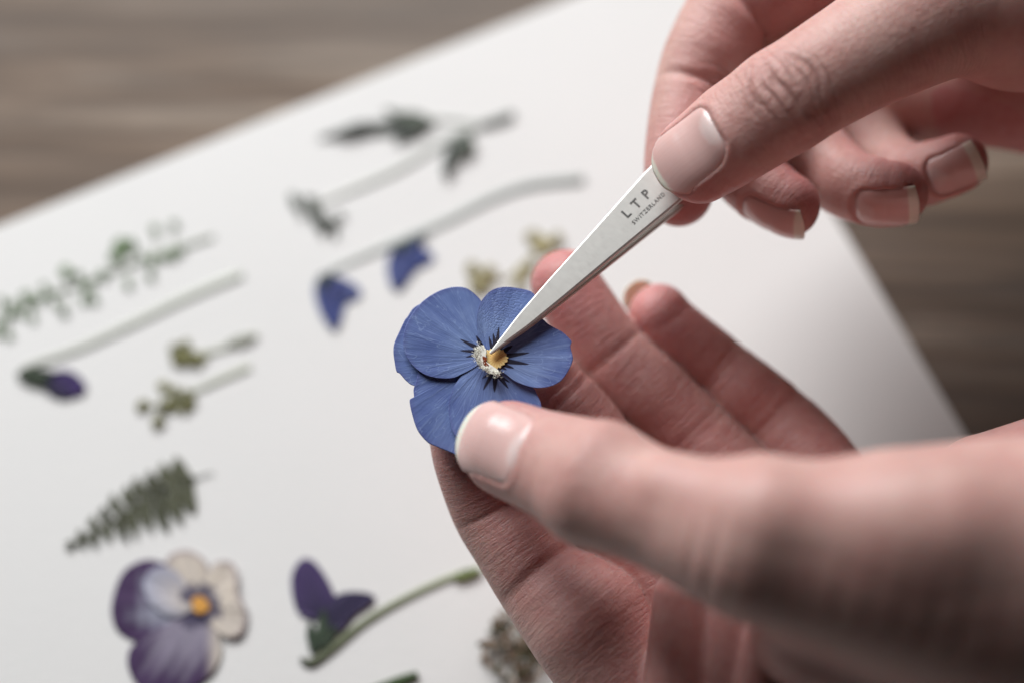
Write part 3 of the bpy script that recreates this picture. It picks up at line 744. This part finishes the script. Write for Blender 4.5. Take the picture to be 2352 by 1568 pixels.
def stem(pts, w, parent, col, col2=None, name='stem', h=0.03, n=8):
    """a flattened stalk: px rows through pts, half width w (number or list)"""
    p = crom(pts, n); k = len(p); w = np.interp(np.linspace(0, 1, k), np.linspace(0, 1, len(np.atleast_1d(w))), np.atleast_1d(w))
    ctr = Gv(p, h); T = nrm(np.gradient(ctr, axis=0)); Bv = np.cross(T, [0, 0, 1.0]); Bv = nrm(Bv)
    wc = 0.85 * w * DPAPER / FPX; K = 8; vs = []
    for j in range(K):
        a = 2 * math.pi * j / K
        vs.append(ctr + Bv * (wc * math.cos(a))[:, None] + np.array([0, 0, 1]) * (np.minimum(wc * 0.28, 0.04) * math.sin(a))[:, None])
    V = np.stack(vs, 1).reshape(-1, 3); g = np.arange(k * K).reshape(k, K); gn = np.roll(g, -1, 1)
    q = np.stack([g[:-1], gn[:-1], gn[1:], g[1:]], -1).reshape(-1, 4).tolist() + [list(g[0][::-1]), list(g[-1])]
    c = np.repeat(np.linspace(0, 1, k), K)[:, None]; col2 = col if col2 is None else col2
    return mesh(name, V, q, M_STEM, parent, cols=col * (1 - c) + col2 * c)

# fern
D_G = srgb(92, 94, 74); D_G2 = srgb(74, 78, 60)
fern = empty('fern_frond', G(320, 1170))
tag(fern, 'flat olive green fern frond on the paper above the white and purple pansy', 'leaf')
stem([(158, 1255), (240, 1210), (330, 1150), (410, 1110), (490, 1085)], [2, 4, 4, 3, 2], fern, D_G2)
for i in range(10):
    t = i / 9.4; bx = np.array([168, 1248]) * (1 - t) + np.array([446, 1096]) * t + np.array([-6, -10]) * math.sin(math.pi * t)
    lu = 16 + 60 * math.sin(min(1, t * 1.15) * 1.5); ld = 18 + 84 * math.sin(min(1, t * 1.25) * 1.5)
    blade(bx, bx + np.array([-.50, -.87]) * lu * .8 + rng.uniform(-5, 5, 2), 9 + 10 * t, fern, D_G * rng.uniform(.75, 1.15), seed=i, bend=-8, peak=.45, b0=.8, name='leaflet', base=.01 * (i % 2))
    blade(bx, bx + np.array([.02 + .2 * t, .98]) * ld * rng.uniform(.75, .95) + rng.uniform(-5, 5, 2), 9 + 10 * t, fern, D_G * rng.uniform(.7, 1.1), seed=i + 30, bend=10, peak=.45, b0=.8, name='leaflet', base=.01 * ((i + 1) % 2))
# white and purple pansy
W_CR = srgb(226, 214, 198); W_PU = srgb(66, 42, 82); W_LI = srgb(176, 178, 196); W_GR = srgb(150, 142, 160)
wp = empty('pansy', G(420, 1420))
tag(wp, 'cream and dark purple pressed pansy with orange eye lying on the paper', 'flower')
WC = np.array([455, 1392.0])
WG = []
for a in list(np.linspace(-0.9, 2.6, 15)) + list(np.linspace(3.9, 5.2, 6)): WG.append((a, rng.uniform(42, 66)))
def wcol(kind):
    def cf(xy, S, A):
        S_ = S[:, None]
        d = xy - WC; ang = np.arctan2(-d[:, 1], d[:, 0]); r = np.hypot(d[:, 0], d[:, 1])
        if kind == 'cream': col = W_CR * np.ones((len(S), 1)); e = np.clip((S_ - .88) / .1, 0, 1) * .6; col = col * (1 - e) + srgb(120, 96, 116) * e
        elif kind == 'lilac': col = W_CR * (1 - S_) + W_LI * S_
        elif kind == 'purple':
            m = np.clip((S_ - .46 + (.06 * np.sin(A * 9) + .05 * np.sin(xy[:, 0] * .21))[:, None]) / .34, 0, 1); col = W_LI * .9 * (1 - m) + W_PU * m
        else:
            m = np.clip((S_ - .46 + (.05 * np.sin(A * 12) + .06 * np.sin(xy[:, 0] * .17 + xy[:, 1] * .11))[:, None] - .25 * np.clip((xy[:, :1] - 440) / 80, 0, 1)) / .40, 0, 1); col = W_GR * (1 - m) + W_PU * m
            c2_ = np.clip((xy[:, :1] - 470) / 30, 0, 1); col = col * (1 - c2_) + W_CR * .95 * c2_
        for a, L in WG:
            da = np.abs((ang - a + np.pi) % (2 * np.pi) - np.pi)
            m = (np.clip(1.6 - da * r / 6.5, 0, 1) * (r < L) * (r > 16))[:, None] * .8
            col = col * (1 - m) + srgb(58, 50, 84) * m
        return col
    return cf
for i, (kind, o) in enumerate([
    ('purple', [(440, 1380), (400, 1310), (372, 1290), (330, 1285), (285, 1310), (262, 1360), (256, 1410), (272, 1450), (310, 1470), (350, 1465), (400, 1440)]),
    ('bottom', [(450, 1400), (380, 1440), (330, 1462), (298, 1490), (294, 1530), (320, 1575), (380, 1600), (440, 1580), (490, 1540), (508, 1490), (490, 1430)]),
    ('cream', [(450, 1390), (400, 1340), (380, 1300), (392, 1272), (430, 1262), (465, 1280), (480, 1310), (470, 1350)]),
    ('lilac', [(450, 1395), (420, 1330), (380, 1300), (345, 1310), (330, 1345), (350, 1390), (400, 1415)]),
    ('cream', [(460, 1395), (470, 1340), (490, 1295), (525, 1288), (545, 1310), (548, 1360), (566, 1400), (562, 1445), (530, 1465), (490, 1440)])]):
    petal('petal', o, WC, on_paper, wp, M_PRESS, 0.02, wcol(kind), M=120, R=40, wav=.012, seed=40 + i, base=.013 * i)
petal('throat', [(442, 1375), (462, 1368), (480, 1385), (478, 1402), (458, 1410), (444, 1398)], (460, 1388), on_paper, wp, M_FUZZ, 0.012, lambda xy, S, A: np.ones((len(S), 1)) * srgb(222, 164, 84), M=40, R=6, base=.075, seed=5)
# purple violet with a stalk
V_PU = srgb(66, 48, 96); V_PU2 = srgb(46, 38, 72)
def plain(c, d=None):
    d = c if d is None else d
    return lambda xy, S, A: c * (1 - S[:, None]) + d * S[:, None]
vi = empty('violet', G(760, 1450))
tag(vi, 'dark purple violet with curved green stalk beside the forefinger tip on the paper', 'flower')
stem([(690, 1512), (715, 1520), (760, 1490), (840, 1425), (930, 1372), (1030, 1326), (1100, 1304)], [6, 11, 10, 8, 7, 7, 6], vi, srgb(70, 74, 64), srgb(176, 186, 146), h=.05)
blade((1040, 1326), (1108, 1306), 11, vi, srgb(128, 142, 88), seed=3, base=.05)
petal('petal', [(740, 1420), (690, 1410), (672, 1370), (670, 1320), (690, 1285), (715, 1284), (740, 1310), (762, 1350), (775, 1395)], (735, 1410), on_paper, vi, M_PRESS, .02, plain(V_PU2, V_PU), M=80, R=24, seed=61)
petal('petal', [(735, 1440), (750, 1395), (780, 1362), (830, 1358), (860, 1368), (850, 1385), (815, 1410), (790, 1440), (760, 1460)], (745, 1430), on_paper, vi, M_PRESS, .02, plain(V_PU2 * .8, V_PU2), M=80, R=24, seed=62, base=.025)
for i, (a, b, w) in enumerate([((735, 1480), (745, 1395), 12), ((720, 1490), (712, 1425), 13), ((740, 1490), (772, 1432), 11), ((715, 1500), (735, 1450), 14)]):
    blade(a, b, w, vi, srgb(62, 76, 60) * (1 + .25 * (i == 0)), name='sepal', seed=64 + i, base=.05)
# dark bud with a long pale stalk
bu = empty('violet', G(120, 880))
tag(bu, 'small drooping dark purple violet with a long pale stalk near the left edge', 'flower')
stem([(40, 862), (70, 838), (180, 800), (300, 745), (430, 682), (556, 628)], [4, 8, 10, 11, 12, 13], bu, srgb(188, 190, 178), srgb(214, 218, 206))
petal('petal', [(95, 875), (130, 850), (165, 852), (195, 878), (192, 900), (165, 912), (125, 905)], (105, 880), on_paper, bu, M_PRESS, .02, plain(V_PU2, srgb(52, 28, 92)), M=60, R=16, seed=70)
petal('petal', [(95, 880), (120, 880), (150, 895), (165, 912), (140, 912), (110, 900)], (105, 886), on_paper, bu, M_PRESS, .02, plain(V_PU2 * .7, V_PU2), M=60, R=12, seed=71, base=.02)
for i, (a, b, w) in enumerate([((38, 862), (125, 852), 12), ((40, 860), (118, 880), 13), ((38, 858), (88, 842), 8)]): blade(a, b, w, bu, srgb(58, 70, 54), name='sepal', seed=73 + i, base=.04)
# leafy green sprig
sp = empty('leafy_sprig', G(220, 650))
tag(sp, 'fine green leafy sprig lying along the left edge of the paper', 'plant')
stem([(-60, 800), (0, 742), (90, 685), (180, 655), (280, 615), (380, 580), (490, 543)], [5, 5, 5, 5, 5, 6, 6], sp, srgb(128, 140, 118), srgb(170, 176, 160))
SPL = [(278, 565, 27), (262, 590, 18), (300, 560, 18), (355, 525, 14), (400, 515, 13), (150, 622, 19), (180, 632, 14), (235, 632, 17), (200, 660, 14), (215, 690, 14), (190, 690, 12), (145, 715, 14), (60, 680, 18), (85, 690, 14), (30, 700, 15), (45, 720, 14), (75, 730, 12), (10, 730, 14), (20, 770, 14), (-10, 760, 16), (293, 652, 13), (345, 635, 14), (350, 600, 14), (395, 585, 16), (415, 575, 14), (375, 590, 12), (325, 590, 12), (110, 672, 13), (125, 695, 11), (5, 690, 12), (100, 655, 10)]
for i, (x, y, r_) in enumerate(SPL):
    q = np.array([np.interp(x, [-60, 0, 90, 180, 280, 380, 490], [-60, 0, 90, 180, 280, 380, 490]), np.interp(x, [-60, 0, 90, 180, 280, 380, 490], [800, 742, 685, 655, 615, 580, 543])])
    d = nrm(np.array([x, y]) - q + [0.01, 0.02]); th_ = rng.uniform(-.9, .9); d = np.array([d[0] * math.cos(th_) - d[1] * math.sin(th_), d[0] * math.sin(th_) + d[1] * math.cos(th_)]); r_ = r_ * .95; a = np.array([x, y]) - d * r_ * .8; b = np.array([x, y]) + d * r_ * .8
    blade(a, b, r_ * .8, sp, srgb(124, 148, 106) * rng.uniform(.75, 1.15), seed=100 + i, base=.01 * (i % 3), name='leaflet')
    stem([q, (q + a) / 2 + rng.uniform(-2, 2, 2), a], 2, sp, srgb(140, 150, 126), name='stalk')
# two yellow green sprigs
Y_G = srgb(140, 138, 92); Y_S = srgb(196, 200, 180)
for k_, (st, bl, lab) in enumerate([
    ([(400, 822), (480, 808), (540, 790), (590, 768)], [(402, 800, 16), (425, 795, 18), (415, 825, 18), (440, 820, 17), (465, 818, 15), (455, 832, 12), (400, 825, 12)], 'upper pale stalked sprig of small yellow green buds above its twin'),
    ([(370, 925), (440, 900), (510, 868), (575, 840)], [(375, 885, 16), (328, 930, 18), (400, 900, 18), (430, 905, 17), (395, 930, 20), (425, 932, 18), (362, 968, 17), (375, 930, 14), (365, 950, 10), (440, 920, 14)], 'lower branching sprig of small yellow green buds on a pale stalk')]):
    e_ = empty('bud_sprig', G(*st[0])); tag(e_, lab, 'plant', 'small yellow green sprigs')
    stem(st, [4, 6, 8, 9], e_, Y_S * .8, Y_S)
    for i, (x, y, r_) in enumerate(bl):
        a = rng.uniform(0, 6.28); d = np.array([math.cos(a), math.sin(a)])
        blade(np.array([x, y]) - d * r_, np.array([x, y]) + d * r_, r_ * .72, e_, Y_G * rng.uniform(.75, 1.15), seed=160 + i, base=.015 * (i % 4), name='bud', peak=.5)
        stem([(x, y), ((x + st[0][0]) / 2, (y + st[0][1]) / 2 + 4), st[0]], 2.2, e_, Y_G * .9, name='stalk')
    if k_ == 0: blade((520, 790), (590, 770), 9, e_, Y_S * .85, seed=175, base=.03)
# grey green plant with a bud head and narrow leaves
gp = empty('pressed_plant', G(920, 380))
tag(gp, 'grey green stalk with narrow leaves and a cluster of small buds near the far edge', 'plant')
G1 = srgb(104, 112, 100); G2 = srgb(84, 90, 84)
stem([(725, 470), (820, 430), (920, 385), (1020, 325), (1100, 290), (1178, 262)], [5, 10, 11, 10, 11, 10], gp, srgb(222, 224, 216), srgb(176, 180, 174))
stem([(1100, 290), (1150, 275), (1180, 262)], [8, 12, 9], gp, G2 * 1.1, h=.06)
stem([(1090, 285), (1050, 278), (1000, 275), (960, 275)], [6, 7, 7, 5], gp, srgb(200, 204, 196))
for i, (a, b, w, bn) in enumerate([((985, 290), (730, 318), 15, 8), ((990, 292), (880, 250), 13, -4), ((985, 290), (905, 328), 14, 5), ((1000, 285), (895, 265), 14, 4), ((1072, 305), (1020, 412), 17, 8), ((1075, 305), (1065, 365), 15, -4), ((860, 285), (770, 312), 11, 3)]):
    blade(a, b, w, gp, (G1 if i % 2 else G2) * rng.uniform(.85, 1.05), seed=200 + i, bend=bn, base=.015 * i)
for i in range(24):
    t = i / 23; x = 678 + 95 * t + rng.uniform(-22, 22); y = 462 + 68 * t ** 1.3 + rng.uniform(-28, 24)
    a = rng.uniform(0, 6.28); d = np.array([math.cos(a), math.sin(a)]) * rng.uniform(9, 14)
    blade(np.array([x, y]) - d, np.array([x, y]) + d, 7, gp, srgb(112, 118, 108) * rng.uniform(.6, 1.2), seed=220 + i, base=.015 * (i % 5), name='bud')
# bellflower with two blue bells
bf = empty('bellflower', G(1000, 520))
tag(bf, 'grey green stalk with two drooping blue bell flowers beyond the held pansy', 'flower')
stem([(755, 622), (850, 580), (930, 548), (1030, 505), (1130, 455), (1220, 425), (1340, 412)], [7, 10, 11, 11, 12, 13, 14], bf, srgb(208, 212, 206), srgb(166, 172, 168))
B1 = srgb(66, 84, 148); B2 = srgb(48, 58, 112)
petal('petal', [(725, 650), (760, 632), (800, 645), (828, 665), (822, 685), (795, 700), (780, 740), (768, 758), (745, 735), (725, 690)], (745, 645), on_paper, bf, M_PRESS, .02, plain(B2 * 1.1, B1), M=80, R=20, seed=301)
petal('petal', [(735, 640), (770, 640), (800, 660), (780, 690), (760, 750), (735, 700)], (750, 640), on_paper, bf, M_PRESS, .02, plain(B2, B2 * 1.25), M=60, R=16, seed=302, base=.022)
petal('petal', [(890, 600), (905, 570), (950, 550), (975, 570), (998, 590), (985, 605), (950, 625), (920, 668), (900, 660), (890, 630)], (920, 560), on_paper, bf, M_PRESS, .02, plain(B2 * 1.1, B1), M=80, R=20, seed=303)
petal('petal', [(900, 575), (950, 560), (965, 590), (935, 625), (912, 662), (895, 630)], (920, 570), on_paper, bf, M_PRESS, .02, plain(B2, B1 * .95), M=60, R=16, seed=304, base=.022)
for i, (a, b, w) in enumerate([((728, 640), (775, 634), 10), ((735, 632), (742, 668), 9), ((900, 575), (955, 552), 11), ((925, 560), (985, 535), 8)]): blade(a, b, w, bf, srgb(74, 86, 92), name='sepal', seed=310 + i, base=.05)
# pale yellow blossom beyond the fingers
yb = empty('blossom_sprig', G(1180, 600))
tag(yb, 'faded yellow blossom sprig half hidden behind the held pansy and fingertip', 'flower')
YB = srgb(190, 180, 136)
for i, (x, y, r_) in enumerate([(1085, 620, 22), (1115, 640, 22), (1095, 655, 22), (1125, 620, 16), (1108, 668, 16), (1225, 545, 22), (1250, 560, 24), (1280, 548, 17), (1238, 575, 16), (1200, 625, 22), (1215, 605, 16), (1190, 655, 14)]):
    a = rng.uniform(0, 6.28); d = np.array([math.cos(a), math.sin(a)])
    blade(np.array([x, y]) - d * r_, np.array([x, y]) + d * r_, r_ * .75, yb, YB * rng.uniform(.75, 1.1), seed=330 + i, base=.015 * (i % 4), name='petal', peak=.5)
stem([(1095, 650), (1160, 640), (1215, 600), (1250, 555)], 4, yb, YB * .9)
# dried umbel
um = empty('dried_umbel', G(1190, 1470))
tag(um, 'dried brown flower head of many tiny seeds beside the bent forefinger', 'flower')
for i in range(150):
    a = rng.uniform(0, 6.28); r_ = math.sqrt(rng.uniform(0, 1)); x = 1195 + 95 * r_ * math.cos(a); y = 1478 + 92 * r_ * math.sin(a)
    L = rng.uniform(6, 11); a2 = rng.uniform(0, 6.28); d = np.array([math.cos(a2), math.sin(a2)]) * L
    c = [srgb(178, 156, 136), srgb(146, 122, 102), srgb(100, 92, 62), srgb(208, 190, 172)][i % 4] * rng.uniform(.7, 1.1)
    blade((x - d[0], y - d[1]), (x + d[0], y + d[1]), L * .6, um, c, seed=400 + i, base=rng.uniform(0, .18), name='seed', peak=.5)
for i in range(16):
    a = i / 16 * 6.28; stem([(1200, 1490), (1200 + 45 * math.cos(a), 1485 + 42 * math.sin(a)), (1196 + 85 * math.cos(a), 1478 + 82 * math.sin(a))], 2.5, um, srgb(96, 96, 60), name='stalk')
# cut end of a green stem at the near edge
gs = empty('cut_stem', G(930, 1560)); tag(gs, 'cut end of a dark green stem at the near edge of the picture', 'plant')
stem([(960, 1548), (920, 1562), (860, 1585), (780, 1620)], [10, 13, 13, 14], gs, srgb(66, 84, 52), srgb(76, 92, 60), h=.06)

# ------------------------------------------------------------------ tweezers
tw = empty('tweezers', P(1126, 812, 28.98))
tag(tw, 'pointed steel tweezers touching the throat of the blue pansy', 'tweezers')
TIP, END = P(1126, 811, 28.96), P(1526, 428, 29.72)
AX = nrm(END - TIP); TWL = 7.3
NZ = nrm(-FW + 0.30 * nrm(np.array([-.25, .85, .5]))); NZ = nrm(NZ - (NZ @ AX) * AX); SX = np.cross(NZ, AX)   # SX: to the lower right
if SX @ RT < 0: SX = -SX
def arm(off0, off1, thick, front):
    ts = np.concatenate([np.linspace(0, 1, 14) ** 1.2 * 1.6, np.linspace(1.75, TWL, 60)])
    prof = lambda t: np.interp(t, [0, .25, .8, 1.6, 2.6, 4.2, 5.2, 6.6, TWL], [.018, .055, .135, .205, .275, .40, .42, .40, .36])
    V = []; fu = []
    for t in ts:
        w = prof(t); lift = off0 + (off1 - off0) * min(1, t / 4.5) ** 0.8; th = thick * (0.35 + 0.65 * min(1, t / 1.6)); bv = min(.02, w * .3)
        c = TIP + AX * t + NZ * lift
        ring = [(-w, -th / 2), (-w, th / 2 - bv * .5), (-w + bv, th / 2), (0, th / 2 + .0005), (w - bv * 1.6, th / 2), (w, th / 2 - bv * .8), (w, -th / 2)]
        for a, b in ring: V.append(c + SX * a + NZ * b); fu.append((t, a, 0))
    K = 7; k = len(ts); g = np.arange(k * K).reshape(k, K); gn = np.roll(g, -1, 1)
    q = np.stack([g[:-1], g[1:], gn[1:], gn[:-1]], -1).reshape(-1, 4).tolist() + [list(g[0]), list(g[-1][::-1])]
    V = np.array(V)
    a, b, c_, d = [V[i] for i in q[20 * K + 3]]
    if np.cross(b - a, c_ - a) @ NZ < 0: q = [f[::-1] for f in q]
    o = mesh('arm', V, q, M_STEEL, tw, smooth=False, attrs={'fuv': np.array(fu)})
    return o
front_arm = arm(0.0, 0.05, .10, True)
arm(-0.02, -0.42, .10, False)
def lettering(txt, at_px, size, bold=0.0, space=1.0):
    cu = bpy.data.curves.new('lettering', 'FONT'); cu.body = txt; cu.size = size; cu.space_character = space; cu.offset = bold; cu.extrude = 0.003; cu.resolution_u = 4
    tmp = bpy.data.objects.new('lettering_tmp', cu); scene.collection.objects.link(tmp)
    me = bpy.data.meshes.new_from_object(tmp.evaluated_get(bpy.context.evaluated_depsgraph_get()))
    v = np.array([x.co[:] for x in me.vertices]); f = [list(p.vertices) for p in me.polygons]
    bpy.data.objects.remove(tmp); bpy.data.curves.remove(cu); bpy.data.meshes.remove(me)
    p0 = P(*at_px, 29.55); t0 = (p0 - TIP) @ AX; a0 = (p0 - TIP) @ SX
    pos = TIP + np.outer(t0 + v[:, 0], AX) + np.outer(a0 - v[:, 1], SX)
    t = t0 + v[:, 0]; hh = 0.05 * np.minimum(1, t / 4.5) ** .8 + .05 + .003 + v[:, 2]
    o = mesh('lettering', pos + hh[:, None] * NZ[None], f, M_INK, front_arm, smooth=False)
    return o
bpy.context.view_layer.update()
lettering('LTP', (1440, 506), .235, .004, 2.0)
lettering('SWITZERLAND', (1456, 522), .10, 0.0, 1.2)

for o in scene.objects:
    if '_o' in o: del o['_o']
